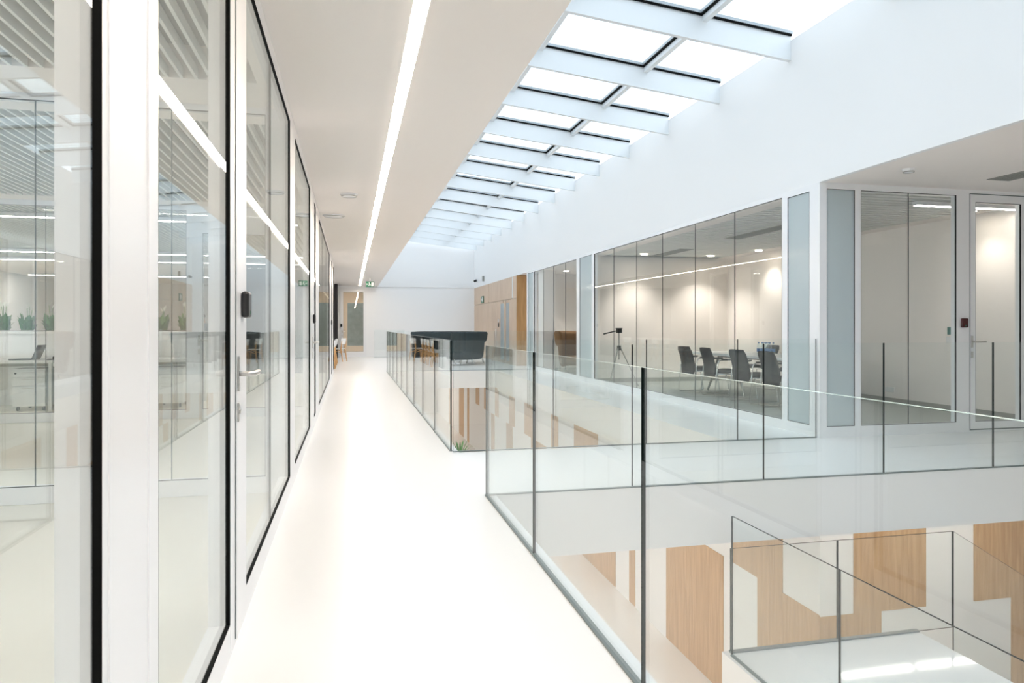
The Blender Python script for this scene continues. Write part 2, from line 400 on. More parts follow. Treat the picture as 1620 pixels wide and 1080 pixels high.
# ---------------------------------------------------------------- glazed walls
class Axis:
    """s along the wall, n towards the viewer, z up."""
    def __init__(s, kind, plane, sign): s.k = kind; s.p = plane; s.g = sign
    def box(s, mb, s0, s1, n0, n1, z0, z1, m=0, fm=None):
        a, b = sorted((s.p+s.g*n0, s.p+s.g*n1)); f = None
        if s.k == 'y':
            if fm: f = {{'s': '+y', '-s': '-y', 'z': '+z', '-z': '-z'}[k]: v for k, v in fm.items()}
            mb.box((a, s0, z0), (b, s1, z1), m, f)
        else:
            if fm: f = {{'s': '+x', '-s': '-x', 'z': '+z', '-z': '-z'}[k]: v for k, v in fm.items()}
            mb.box((s0, a, z0), (s1, b, z1), m, f)
        return mb
    def pt(s, q, n, z): return (s.p+s.g*n, q, z) if s.k == 'y' else (q, s.p+s.g*n, z)
RB, DEP, SILL, HEAD = 0.008, 0.078, 0.12, 2.77
EDG = {'s': 1, '-s': 1, 'z': 1, '-z': 1}
def bay(ax, s0, s1, o0, o1, label, name='window_1', joints=(), top=ZC, sill=SILL, head=HEAD, pane='glass', near='-', cat='window', z0=0.0, rail=None):
    if pane == 'glass' and ax in (RW, RF): pane = 'roomglass'
    root = thing(name, ax.pt((s0+s1)/2, -0.04, z0), label, cat, kind='structure')
    fr = MB()
    if o0 > s0+1e-4: ax.box(fr, s0, o0, -DEP, 0, z0, top)
    if s1 > o1+1e-4: ax.box(fr, o1, s1, -DEP, 0, z0, top)
    ax.box(fr, o0, o1, -DEP, 0, z0, sill); ax.box(fr, o0, o1, -DEP, 0, head, top)
    fr.build('window_frame', M['frame'], root)
    g = MB(); t = 0.004
    ax.box(g, o0, o0+t, -RB, -0.0005, sill+t, head-t); ax.box(g, o1-t, o1, -RB, -0.0005, sill+t, head-t)
    ax.box(g, o0, o1, -RB, -0.0005, sill, sill+t); ax.box(g, o0, o1, -RB, -0.0005, head-t, head)
    g.build('gasket', M['black'], root)
    cuts = [o0+t] + list(joints) + [o1-t]
    for i in range(len(cuts)-1):
        a = cuts[i] + (0.003 if i else 0); b = cuts[i+1] - (0.003 if i < len(cuts)-2 else 0)
        ax.box(MB(), a, b, -RB-0.010, -RB, sill+t, head-t, 0, EDG).build('glass_pane', [M[pane], M['black']], root)
    for j in joints:
        ax.box(MB(), j-0.003, j+0.003, -RB-0.009, -RB-0.001, sill+t, head-t).build('seal', M['seal'], root)
    return root
def lever(ax, s, z, d, root, n0=0.0, k=1.0):
    """lever handle with rose and lock plate; d = direction of the lever along s."""
    mb = MB(); ax.box(mb, s-0.014, s+0.014, n0, n0+0.006, z-0.07, z+0.07)
    pl = mb.build('handle_plate', M['steel'], root, bevel=0.002)
    h = MB().tube([ax.pt(s, n0+0.004, z), ax.pt(s, n0+0.045, z), ax.pt(s+d*0.006, n0+0.056, z), ax.pt(s+d*0.02, n0+0.062, z), ax.pt(s+d*0.135, n0+0.062, z)], 0.0105, 12)
    h.build('door_handle', M['steel'], root, smooth=True)
    mb = MB(); ax.box(mb, s-0.014, s+0.014, n0, n0+0.006, z-0.19, z-0.115)
    mb.tube([ax.pt(s, n0+0.004, z-0.15), ax.pt(s, n0+0.012, z-0.15)], 0.008, 10)
    mb.build('lock_plate', M['steel'], root)
def reader(ax, s, z, label, col='plastic', grp='card readers on the door posts'):
    mb = MB(); ax.box(mb, s-0.045, s+0.045, 0.001, 0.032, z-0.055, z+0.055)
    o = mb.build('card_reader', M[col], bevel=0.012)
    tag(o, label, 'card reader', grp)
    mb = MB(); ax.box(mb, s-0.005, s+0.005, 0.031, 0.0335, z-0.04, z-0.025)
    mb.build('status_light', M['green'], o)
    return o

RW = Axis('y', XR, -1); RF = Axis('x', YC, -1)
LW = Axis('y', XL, +1)
bay(LW, YN, 1.42, -7.5, 1.41, 'large fixed pane at the frame edge, nearest bay of the glass wall', 'window_1', joints=(-4.5, -1.5))
bay(LW, 1.42, 2.80, 1.79, 2.80, 'fixed pane between the broad white post and the first door handle', 'window_2')
lp = MB(); LW.box(lp, 1.44, 1.46, 0, 0.003, 0, 2.8); LW.box(lp, 1.70, 1.708, 0, 0.003, 0, 2.8)
tag(lp.build('trim_1', M['frame']), 'thin cover strips on the broad white post', 'trim', kind='structure')
d1 = bay(LW, 2.805, 5.50, 3.21, 5.47, 'glazed door with steel lever handle and white stile, nearest on the glass wall', 'door_1', joints=(4.24,), cat='door')
MB().box((XL+0.0005, 2.915, 0.02), (XL+0.004, 2.922, 2.8)).build('door_gap', M['seal'], d1)
lever(LW, 2.98, 1.05, 1, d1)
reader(LW, 3.10, 1.33, 'black card reader on the nearest white door post')
bay(LW, 5.50, 8.15, 5.94, 8.12, 'fixed pane following the first glazed door along the wall', 'window_3')
d2 = bay(LW, 8.15, 9.42, 8.95, 9.38, 'narrow second glazed door with lever, past the third pane', 'door_2', cat='door')
lever(LW, 8.60, 1.05, 1, d2)
reader(LW, 8.75, 1.33, 'black card reader on the second door post along the glass wall')
bay(LW, 9.42, 15.55, 10.27, 15.50, 'long fixed pane past the second door, reflecting the light line', 'window_4', joints=(12.0, 13.8))
d3 = bay(LW, 15.55, 17.2, 16.75, 17.15, 'narrow third glazed door near the end of the glass wall', 'door_3', cat='door')
reader(LW, 16.55, 1.33, 'small black card reader on the farthest post of the glass wall')
bay(LW, 17.2, 19.42, 18.4, 19.3, 'last glazed bay beside the black alcove', 'window_5')

# crossing office partitions
OA = Axis('x', 5.52, -1)
bay(OA, -5.0, XL-0.08, -4.9, -0.62, 'first crossing glass partition inside the offices', 'window_6', joints=(-3.25, -2.15, -1.27), head=2.82, top=3.08, pane='inner')
OB = Axis('x', 10.2, -1)
bay(OB, -10.0, -2.03, -9.9, -2.16, 'second crossing glass partition in front of the white desks', 'window_7', joints=(-8.2, -7.1, -6.0, -4.95, -3.85, -2.95), head=2.80, top=3.08, pane='inner')
d4 = bay(OB, -2.03, -0.98, -1.955, -1.08, 'glazed office door with lever in the second crossing partition', 'door_4', cat='door', head=2.5, top=3.08, pane='inner')
lever(OB, -2.0, 1.05, 1, d4)
bay(OB, -0.98, XL-0.08, -0.90, -0.60, 'narrow pane between the office door and the glass wall', 'window_8', top=3.08)

# meeting room front
bay(RW, 6.83+0.08, 7.43, 7.01, 7.42, 'frosted pane at the white corner post of the meeting room', 'window_9', pane='frost', top=2.84)
bay(RW, 7.43, 14.27, 7.53, 14.24, 'wide meeting room window with the chairs behind it', 'window_10', joints=(8.62, 9.74, 10.89, 11.98, 13.12), top=2.84, head=2.79)
bay(RW, 14.27, 15.28, 14.40, 15.22, 'frosted pane between the two meeting room windows', 'window_11', pane='frost', top=2.84, head=2.79)
bay(RW, 15.28, 19.32, 15.45, 19.28, 'window of the small room with the brown seat', 'window_12', joints=(16.33, 17.37, 18.34), top=2.84, head=2.79)
bay(RW, 19.32, 20.14, 19.40, 20.0, 'narrow frosted pane beside the dark oak panel', 'window_13', pane='frost', top=2.84, head=2.79)
tag(MB().box((XR, YC, 0), (XR+0.08, YC+0.08, 2.84)).build('corner_post', M['frame']), 'white corner post where the two meeting room glass fronts meet', 'post', kind='structure')
bay(RF, XR+0.08, 5.56, 5.16, 5.52, 'frosted pane on the front of the corner room, beside the corner post', 'window_14', pane='frost', top=2.84)
bay(RF, 5.56, 6.93, 5.60, 6.89, 'clear window on the front of the corner room', 'window_15', joints=(6.24,), top=2.84)
d5 = bay(RF, 6.93, 7.86, 7.16, 7.82, 'glazed door with lever on the front of the corner room', 'door_5', cat='door', top=2.84, head=2.70)
MB().box((7.075, YC-0.004, 0.02), (7.083, YC-0.0005, 2.80)).box((7.075, YC-0.004, 2.79), (7.86, YC-0.0005, 2.80)).box((7.075, YC-0.004, 0.02), (7.86, YC-0.0005, 0.035)).build('door_gap', M['seal'], d5)
lever(RF, 7.11, 1.06, 1, d5)
reader(RF, 6.99, 1.28, 'dark red card reader beside the corner room door', 'redplastic')
bay(RF, 7.86, 10.0, 7.95, 9.9, 'last pane on the front of the corner room, cut by the frame', 'window_16', joints=(8.9,), top=2.84)

# far door
FD = Axis('x', YE, -1)
d6 = bay(FD, -0.42, 0.62, -0.30, 0.50, 'tall glazed door at the far end of the walkway', 'door_6', cat='door', top=2.72, head=2.62, sill=0.22)
MB().box((-0.41, YE-0.03, 1.22), (-0.34, YE, 1.34)).build('card_reader', M['plastic'], d6)
lever(FD, -0.35, 1.02, 1, d6)

# ---------------------------------------------------------------- glass railings
def rail_run(name, label, ax, cuts, z0, z1, grp=None, shoe=True, t=0.007, top='skylit_edge'):
    mid = (cuts[0]+cuts[-1])/2
    root = thing(name, ax.pt(mid, 0, z0), label, 'railing')
    for i in range(len(cuts)-1):
        mb = ax.box(MB(), cuts[i]+0.003, cuts[i+1]-0.003, -t, t, z0+0.002, z1, 0, {'s': 1, '-s': 1, 'z': 2, '-z': 1})
        mb.build('glass_panel', [M['rail'], M['edge'], M[top]], root)
    if shoe:
        ax.box(MB(), cuts[0], cuts[-1], -0.013, 0.013, z0+0.0005, z0+0.010).build('base_channel', M['seal'], root)
    return root
RR = Axis('y', 0.97, -1)
rail_run('glass_railing', 'clear glass railing edging the walkway beside the near void', RR, [-4.9, -3.47, -2.04, -0.61, 0.82, 2.228, 3.69, 5.06], 0, 1.1)
rail_run('glass_railing', 'clear glass railing edging the walkway beside the far void', RR, [6.93, 8.35, 9.75, 11.15, 12.6, 14.0, 15.4, 16.8, 18.2, 19.62], 0, 1.1)
BN = Axis('x', 5.06, -1)
rail_run('glass_railing', 'clear glass railing on the bridge side facing the camera', BN, [0.982, 2.11, 3.24, 4.37, 5.49, 6.62, 7.75, 8.88, 10.0], 0, 1.1)
BF = Axis('x', 6.90-0.02, -1)
rail_run('glass_railing', 'clear glass railing on the far side of the bridge, ending at the corner post', BF, [0.982, 2.01, 3.03, 4.09, 5.06], 0, 1.1)
EF = Axis('x', 19.62, -1)
rail_run('glass_railing', 'clear glass railing closing the far void in front of the sofa', EF, [0.982, 2.0, 3.0, 4.0, 5.06], 0, 1.1)
ES = Axis('x', 28.5, -1)
rail_run('glass_screen', 'low glass screen standing by the far white wall', ES, [0.91, 2.1], 0, 1.1)

# ---------------------------------------------------------------- skylight
sky = thing('skylight', (3.07, 10.4, 4.4), 'long tilted glass skylight with white cross beams over the hall', 'skylight', kind='structure')
yb = [7.35+1.64*k for k in range(-9, 14)]
XD = [1.07, 2.45, 3.95, XR]
def tilt_box(x0, x1, y0, y1, dz0, dz1, name, m, parent):
    mb = MB(); n = 0
    for (x, y) in ((x0, y0), (x1, y0), (x1, y1), (x0, y1)): mb.v.append(Vector((x, y, zr(x)+dz0)))
    for (x, y) in ((x0, y0), (x1, y0), (x1, y1), (x0, y1)): mb.v.append(Vector((x, y, zr(x)+dz1)))
    for q in ((0,3,2,1),(4,5,6,7),(0,1,5,4),(1,2,6,5),(2,3,7,6),(3,0,4,7)): mb.f.append(q); mb.m.append(0)
    return mb.build(name, m, parent) if name else mb
first = None
for y in yb:
    if first is None:
        first = tilt_box(1.07, XR, y, y+0.055, 0, 0.30, 'cross_beam', M['roofsteel'], sky); y0b = y
    else:
        o = bpy.data.objects.new('cross_beam', first.data); COL.objects.link(o); o.parent = sky; o.location = (0, y-y0b, 0)
fp = {}
for i in range(len(yb)-1):
    a, b = yb[i]+0.055, yb[i+1]
    for j in range(3):
        x0, x1 = XD[j], XD[j+1]
        xa = x0+(0.03 if j else 0.0); xb = x1-(0.03 if j < 2 else 0.0)
        if j not in fp:
            p = tilt_box(xa, xb, a-0.03, b+0.03, 0.335, 0.350, 'glass_pane', M['roofglass'], sky)
            fr = MB(); bk = MB()
            parts = [tilt_box(xa, xb, b-0.035, b+0.0, 0.300, 0.334, None, None, None)]
            if j < 2: parts.append(tilt_box(xb-0.035, xb, a, b-0.035, 0.300, 0.334, None, None, None))
            for q in parts:
                n = len(fr.v); fr.v += q.v; fr.f += [tuple(k+n for k in f) for f in q.f]; fr.m += q.m
            f_ = fr.build('pane_frame', M['alu'], p)
            parts = [tilt_box(xa, xb, b-0.024, b-0.001, 0.282, 0.2995, None, None, None)]
            if j < 2: parts.append(tilt_box(xb-0.024, xb, a, b-0.03, 0.282, 0.2995, None, None, None))
            for q in parts:
                n = len(bk.v); bk.v += q.v; bk.f += [tuple(k+n for k in f) for f in q.f]; bk.m += q.m
            g_ = bk.build('pane_gasket', M['black'], p)
            fp[j] = (p, f_, g_, a)
        else:
            p, f_, g_, a0 = fp[j]
            o = bpy.data.objects.new('glass_pane', p.data); COL.objects.link(o); o.parent = sky; o.location = (0, a-a0, 0)
            for nm, src in (('pane_frame', f_), ('pane_gasket', g_)):
                c = bpy.data.objects.new(nm, src.data); COL.objects.link(c); c.parent = o
    for j in (1, 2):
        x = XD[j]
        tilt_box(x-0.03, x+0.03, a, b, 0.22, 0.335, 'purlin', M['roofsteel'], sky)

# ---------------------------------------------------------------- lamps
def light_line(label, a, b, w, along, z, m='strip', grp=None, drop=0.0):
    if along == 'y':
        x = a[0]; root = thing('light_line', (x, (a[1]+b[1])/2, z), label, 'lamp', grp)
        MB().box((x-w/2, a[1], z-0.006), (x+w/2, b[1], z-0.001)).build('diffuser', M[m], root)
        MB().box((x-w/2-0.006, a[1]-0.006, z-0.004), (x-w/2-0.0005, b[1]+0.006, z-0.0005)).box((x+w/2+0.0005, a[1]-0.006, z-0.004), (x+w/2+0.006, b[1]+0.006, z-0.0005)).build('trim_frame', M['frame'], root)
    else:
        y = a[1]; root = thing('light_line', ((a[0]+b[0])/2, y, z), label, 'lamp', grp)
        MB().box((a[0], y-w/2, z-0.006), (b[0], y+w/2, z-0.001)).build('diffuser', M[m], root)
        MB().box((a[0]-0.006, y-w/2-0.02, z-0.0005), (b[0]+0.006, y+w/2+0.02, z+0.05)).build('housing', M['frame'], root)
    return root
light_line('long warm light line recessed in the walkway ceiling', (0.345, -6.0), (0.345, 28.6), 0.075, 'y', ZC)
for y, lb in ((11.3, 'long light line above the white desks, nearest of the three'), (16.6, 'middle long light line across the open office'), (18.6, 'farthest long light line across the open office')):
    light_line(lb, (-9.5, y), (-0.8, y), 0.07, 'x', 2.80, 'panel', 'light lines of the open office')
light_line('light line in the far end of the office above the person', (-9.5, 24.0), (-3.6, 24.0), 0.09, 'x', 2.80, 'panel')
light_line('light line inside the nearest office', (-4.0, 0.5), (-1.0, 0.5), 0.09, 'x', 2.80, 'panel')
light_line('short light line under the slats of the corner room', (6.85, 7.40), (8.42, 7.40), 0.05, 'x', 2.745, 'panel')
def downlight(x, y, z, label, grp, power=95, r=0.075):
    root = thing('downlight', (x, y, z), label, 'lamp', grp)
    rings = [[(x+math.cos(t)*rr, y+math.sin(t)*rr, zz) for t in [2*math.pi*k/20 for k in range(20)]] for rr, zz in ((r, z-0.001), (r+0.03, z-0.001), (r+0.028, z-0.010), (r, z-0.012), (r, z-0.001))]
    MB().grid(rings, closed=True).build('trim_ring', M['frame'], root)
    mb = MB(); mb.v = [Vector((x+math.cos(2*math.pi*k/20)*r, y+math.sin(2*math.pi*k/20)*r, z-0.004)) for k in range(20)]; mb.f = [tuple(range(20))[::-1]]; mb.m = [0]
    mb.build('lens', M['spot'], root)
    if power:
        l = bpy.data.lights.new('downlight_beam', 'SPOT'); l.energy = power; l.color = (1, 0.92, 0.82); l.spot_size = R(105); l.spot_blend = 0.8; l.shadow_soft_size = 0.06
        lo = bpy.data.objects.new('downlight_beam', l); COL.objects.link(lo); lo.location = (0, 0, -0.03); lo.parent = root
for i, y in enumerate((7.85, 12.9)):
    downlight(8.15, y, 2.795, 'round downlight by the meeting room back wall, %s from the corner post' % ('first', 'second')[i], 'meeting room wall downlights', (20, 45)[i])
downlight(6.16, 14.1, 2.795, 'round downlight above the tripod', 'meeting room downlights', 85)
downlight(7.73, 14.1, 2.795, 'round downlight near the meeting room end wall', 'meeting room downlights', 85)
downlight(5.9, 18.9, 2.795, 'round downlight in the small room with the brown seat', 'small room downlights')
downlight(6.9, 16.4, 2.795, 'round downlight over the brown seat', 'small room downlights')
light_line('fill light added under the walkway slab on the lower storey', (0.2, -6.0), (0.2, 28.0), 0.10, 'y', ZS, 'lowlamp')  # no known lamp here; added to lift the dark lower level
light_line('short light line under the bridge over the stair landing', (4.62, 5.88), (5.40, 5.88), 0.07, 'x', ZS-0.05, 'lowlamp')
light_line('longer light line under the bridge beside the oak corner', (5.47, 5.88), (7.6, 5.88), 0.07, 'x', ZS-0.05, 'lowlamp')
light_line('fill light added on the lower storey ceiling past the void', (2.4, 30.5), (2.4, 41.0), 0.14, 'y', ZS, 'lowlamp')  # added to brighten the dark far end below
light_line('fill light added in the small room behind the far door', (-0.5, 31.0), (1.4, 31.0), 0.08, 'x', 2.84, 'panel')  # added to brighten the cream walls seen through the door
# ceiling fittings
def disc(name, x, y, z, r, h, label, cat, m='frame'):
    root = thing(name, (x, y, z), label, cat)
    prof = [(0.001, -h), (r*0.55, -h), (r*0.8, -h*0.85), (r, -h*0.3), (r, -0.0005)]
    MB().grid([[(x+math.cos(2*math.pi*k/24)*a, y+math.sin(2*math.pi*k/24)*a, z+b) for k in range(24)] for a, b in prof], closed=True).build('body', M[m], root, smooth=True)
    MB().grid([[(x+math.cos(2*math.pi*k/24)*a, y+math.sin(2*math.pi*k/24)*a, z+b) for k in range(24)] for a, b in ((r*0.80, -h*0.85-0.001), (r*0.86, -h*0.9-0.002), (r*0.92, -h*0.7))], closed=True).build('ring', M['louvre'], root, smooth=True)
disc('ceiling_speaker', -0.02, 8.84, ZC, 0.105, 0.035, 'round white ceiling speaker with grey rim, left of the light line', 'speaker')
disc('smoke_detector', -0.24, 10.6, ZC, 0.16, 0.022, 'flat white ceiling disc beyond the round speaker', 'detector')
disc('smoke_detector', 5.53, 6.06, 2.84, 0.06, 0.04, 'small white smoke detector in front of the corner room', 'detector')
def vent(x0, x1, y0, y1, z, label, n=6):
    root = thing('ceiling_vent', ((x0+x1)/2, (y0+y1)/2, z), label, 'vent', 'slot vents in the ceilings')
    MB().box((x0, y0, z-0.006), (x1, y0+0.02, z-0.0005)).box((x0, y1-0.02, z-0.006), (x1, y1, z-0.0005)).box((x0, y0, z-0.006), (x0+0.02, y1, z-0.0005)).box((x1-0.02, y0, z-0.006), (x1, y1, z-0.0005)).build('vent_frame', M['louvre'], root)
    MB().box((x0+0.02, y0+0.02, z-0.002), (x1-0.02, y1-0.02, z-0.0008)).build('backing', M['plenum'], root)
    for i in range(n):
        q = x0+0.02+(x1-x0-0.04)*(i+0.5)/n
        MB().box((q-0.008, y0+0.02, z-0.008), (q+0.008, y1-0.02, z-0.003)).build('vent_slat', M['louvre'], root)
vent(6.45, 6.75, 9.3, 11.3, 2.795, 'long slot vent in the slatted ceiling above the chairs')
vent(6.45, 6.75, 13.0, 14.5, 2.795, 'long slot vent in the slatted ceiling near the tripod')
vent(6.75, 7.05, 5.7, 6.3, 2.84, 'slot vent in the pale ceiling before the corner room door')

# exit sign hanging from the walkway ceiling
es = thing('exit_sign', (0.63, 24.0, 2.56), 'green exit sign with running figure hanging under the walkway ceiling', 'sign')
MB().box((0.49, 23.98, 2.56), (0.77, 24.02, 2.74)).build('sign_box', M['green'], es)
ic = MB(); yy = 23.979
def flat(x0, x1, z0, z1, mb): mb.box((x0, yy-0.002, z0), (x1, yy, z1))
flat(0.67, 0.745, 2.585, 2.715, ic)                      # doorway
flat(0.515, 0.56, 2.643, 2.657, ic); ic.prism([(0.50, 2.65), (0.53, 2.675), (0.53, 2.625)], 'y', yy-0.002, yy)
ic.tube([(0.60, yy, 2.705), (0.60, yy-0.002, 2.705)], 0.012, 10)
ic.prism([(0.59, 2.69), (0.62, 2.69), (0.63, 2.645), (0.60, 2.64)], 'y', yy-0.002, yy)
ic.prism([(0.60, 2.645), (0.62, 2.645), (0.59, 2.59), (0.573, 2.595)], 'y', yy-0.002, yy)
ic.prism([(0.615, 2.65), (0.63, 2.65), (0.655, 2.615), (0.642, 2.607)], 'y', yy-0.002, yy)
ic.build('pictogram', M['paper'], es)
MB().tube([(0.63, 24.0, 2.74), (0.63, 24.0, ZC)], 0.006).build('rod', M['steel'], es)
# sign, camera and sensor on the far right wall
s2 = thing('exit_sign', (XR, 27.2, 2.15), 'small green round-cornered exit sign on the pale oak wall', 'sign')
MB().box((XR-0.03, 27.0, 2.16), (XR-0.001, 27.45, 2.42)).build('sign_box', M['green'], s2)
MB().box((XR-0.033, 27.08, 2.20), (XR-0.0305, 27.2, 2.38)).prism([(27.26, 2.23), (27.38, 2.29), (27.26, 2.35)], 'x', XR-0.033, XR-0.0305).build('pictogram', M['paper'], s2)
sc_ = thing('security_camera', (XR, 28.4, 3.1), 'small black security camera high in the far corner', 'camera')
MB().box((XR-0.06, 28.36, 3.06), (XR, 28.44, 3.14)).build('bracket', M['white'], sc_)
MB().tube([(XR-0.05, 28.42, 3.12), (XR-0.15, 28.25, 3.08)], [0.05, 0.045], 12).build('body', M['plastic'], sc_, smooth=True)
tag(MB().box((XR-0.07, 26.9, 3.0), (XR-0.001, 27.02, 3.2)).build('motion_sensor', M['louvre'], bevel=0.01), 'small grey motion sensor beside the security camera', 'sensor')

# ---------------------------------------------------------------- stair landing on the lower storey
X0, X1, ZL = 2.89, 4.66, -1.33
YLn, YLf = 1.6, 5.02
# stair block: landing body and descending steps
sl = tag(MB().box((X0-0.03, YLn, ZG), (X1, YLf+0.02, ZL)).build('floor', M['landing']), 'white stair landing with glass rails below the bridge', 'floor', kind='structure')
st = thing('stairs', (X1, 4.2, ZG), 'white stair flight going down from the landing', 'stairs', kind='structure')
nst = 15; rise = (ZL-ZG)/nst; go = 0.29
for i in range(nst-1):
    MB().box((X1+go*i+0.001, 3.4, ZG), (X1+go*(i+1), YLf, ZL-rise*(i+1))).build('step', M['floor'], st)
LS = Axis('y', 2.90, -1)
rail_run('glass_railing', 'tall glass guard on the long side of the stair landing', LS, [1.6, 2.47, 3.72, 4.96], ZL, -0.24, top='edge')
LB = Axis('x', 5.005, -1)
rb = rail_run('glass_railing', 'glass guard on the back of the stair landing with sloping end panel', LB, [2.91, 3.88, 5.01], ZL, -0.51, shoe=False, top='edge')
LB.box(MB(), 2.91, X1, -0.02, 0.02, ZL+0.0005, ZL+0.014).build('base_channel', M['seal'], rb)
mb = MB()
k = rise/go
mb.prism([(5.016, -1.54), (5.016, -0.51), (7.4, -0.51-k*2.384), (7.4, -0.51-k*2.384-1.03)], 'y', 4.998, 5.012)
sp = mb.build('sloping_panel', [M['rail'], M['edge']], rb)
for i, p in enumerate(sp.data.polygons):
    p.material_index = 0 if i < 2 else 1

# ---------------------------------------------------------------- furniture
def curved_sofa(name, label, cx, cy, R0, a0, a1, m, h=1.06, seat_d=0.62):
    """high-backed curved booth sofa: shell (tall curved back), seat, tufts, legs."""
    root = thing(name, (cx, cy, 0), label, 'sofa')
    n = 44
    prof = [(-0.03, 0.17), (0.04, 0.22), (0.075, 0.45), (0.09, 0.70), (0.14, 0.74), (0.17, 0.80), (0.20, h-0.06), (0.17, h-0.005), (0.10, h), (0.03, h-0.02), (-0.02, h-0.10), (-0.06, 0.80), (-0.10, 0.45), (-0.10, 0.17)]
    rows = []
    for i in range(n+1):
        t = i/n; a = R(a0+(a1-a0)*t)
        e = min(t, 1-t)*n; sq = 1.0 if e > 2 else (0.55, 0.86, 0.97)[int(e)]
        rows.append([(cx+(R0-0.15+(r-0.04)*1.0*sq)*math.cos(a), cy+(R0-0.15+(r-0.04)*sq)*math.sin(a), 0.17+(z-0.17)*(0.97+0.03*sq)) for r, z in prof])
    mb = MB().grid(rows, closed=True)
    mb.f.append(tuple(range(len(prof)))[::-1]); mb.m.append(0)
    L = len(prof)*n; mb.f.append(tuple(L+i for i in range(len(prof)))); mb.m.append(0)
    mb.build('backrest', m, root, smooth=True)
    prof = [(-0.78, 0.20), (-0.80, 0.30), (-0.79, 0.42), (-0.72, 0.45), (-0.25, 0.44), (-0.25, 0.20)]
    rows = [[(cx+(R0+r)*math.cos(R(a0+2+(a1-a0-4)*i/n)), cy+(R0+r)*math.sin(R(a0+2+(a1-a0-4)*i/n)), z) for r, z in prof] for i in range(n+1)]
    mb = MB().grid(rows, closed=True); mb.f.append(tuple(range(len(prof)))[::-1]); mb.m.append(0)
    L = len(prof)*n; mb.f.append(tuple(L+i for i in range(len(prof)))); mb.m.append(0)
    mb.build('seat', m, root, smooth=True)
    fb = None
    for i in range(int((a1-a0)/7)):
        a = R(a0+4+7*i)
        for z in (0.64, 0.86) if i % 2 else (0.75, 0.95):
            rr = R0-0.215-(0.9-z)*0.10
            p = (cx+rr*math.cos(a), cy+rr*math.sin(a), z)
            if fb is None:
                fb = MB().grid([[(p[0]+math.cos(2*math.pi*k/8)*q, p[1]+math.sin(2*math.pi*k/8)*q, p[2]+w) for k in range(8)] for q, w in ((0.002, 0.018), (0.016, 0.010), (0.018, 0), (0.016, -0.010), (0.002, -0.018))], closed=True).build('tuft_button', m, root, smooth=True); p0 = p
            else:
                o = bpy.data.objects.new('tuft_button', fb.data); COL.objects.link(o); o.parent = root; o.location = (p[0]-p0[0], p[1]-p0[1], p[2]-p0[2])
    k = max(4, int((a1-a0)/26))
    for i in range(k+1):
        a = R(a0+4+(a1-a0-8)*i/k)
        for rr, sp_ in ((R0-0.14, 0.07), (R0-0.62, -0.05)):
            p = Vector((cx+rr*math.cos(a), cy+rr*math.sin(a), 0.20)); q = Vector((cx+(rr+sp_)*math.cos(a+0.02), cy+(rr+sp_)*math.sin(a+0.02), 0.0))
            MB().tube([p, q], [0.016, 0.010], 8).build('leg', M['steel'], root, smooth=True)
    return root
curved_sofa('curved_sofa', 'dark blue grey curved high-backed sofa in the far lounge', 2.86, 23.35, 1.62, -82, 122, M['sofa'])
curved_sofa('curved_sofa', 'brown curved seat inside the small glazed room', 6.27, 17.80, 1.0, 60, 176, M['brown'], h=1.12)

# wooden chair of the alcove
def wooden_chair():
    r = thing('wooden_chair', (0, 0, 0), 'x', 'chair', 'wooden chairs of the alcove')
    MB().box((-0.22, -0.21, 0.435), (0.20, 0.21, 0.46)).build('seat', M['white'], r, bevel=0.008)
    rows = []
    for i in range(7):
        y = -0.23+0.46*i/6; b = -0.20-0.05*(1-abs(y/0.23)**2)
        rows.append([(b, y, 0.62), (b-0.03, y, 0.82), (b-0.045, y, 0.82), (b-0.018, y, 0.62)])
    MB().grid(rows, closed=True).build('backrest', M['white'], r, smooth=False)
    for sy in (-1, 1):
        MB().tube([(0.20, sy*0.22, 0), (0.15, sy*0.19, 0.44)], [0.013, 0.02], 8).build('leg', M['plywood'], r, smooth=True)
        MB().tube([(-0.27, sy*0.21, 0.0), (-0.20, sy*0.20, 0.44), (-0.235, sy*0.20, 0.72)], [0.016, 0.026, 0.016], 8).build('leg', M['plywood'], r, smooth=True)
        MB().tube([(0.15, sy*0.19, 0.42), (-0.23, sy*0.19, 0.30)], 0.012, 8).build('brace', M['plywood'], r, smooth=True)
    return r
wc = wooden_chair()
spots = [(-0.72, 21.4, 'first from the black side wall'), (-0.72, 22.5, 'second from the black side wall'), (-0.72, 23.5, 'third from the black side wall'), (-0.72, 24.5, 'fourth from the black side wall'), (-0.46, 25.55, 'pulled out into the walkway')]
for i, (x, y, w) in enumerate(spots):
    lb = 'white-backed wooden chair at the alcove table, ' + w
    if i == 0: wc.location = (x, y, 0); wc.rotation_euler = (0, 0, R(180)); wc['label'] = lb
    else: copy_tree(wc, (x, y, 0), R(180 if i < 4 else 160), lb)
tb = thing('alcove_table', (-1.5, 23.8, 0), 'long white table with wooden legs in the black alcove', 'table')
MB().box((-1.95, 21.2, 0.74), (-0.95, 26.3, 0.775)).build('tabletop', M['white'], tb, bevel=0.005)
for x in (-1.85, -1.05):
    for y in (21.4, 23.75, 26.1): MB().tube([(x, y, 0), (x, y, 0.74)], [0.02, 0.03], 8).build('leg', M['plywood'], tb, smooth=True)

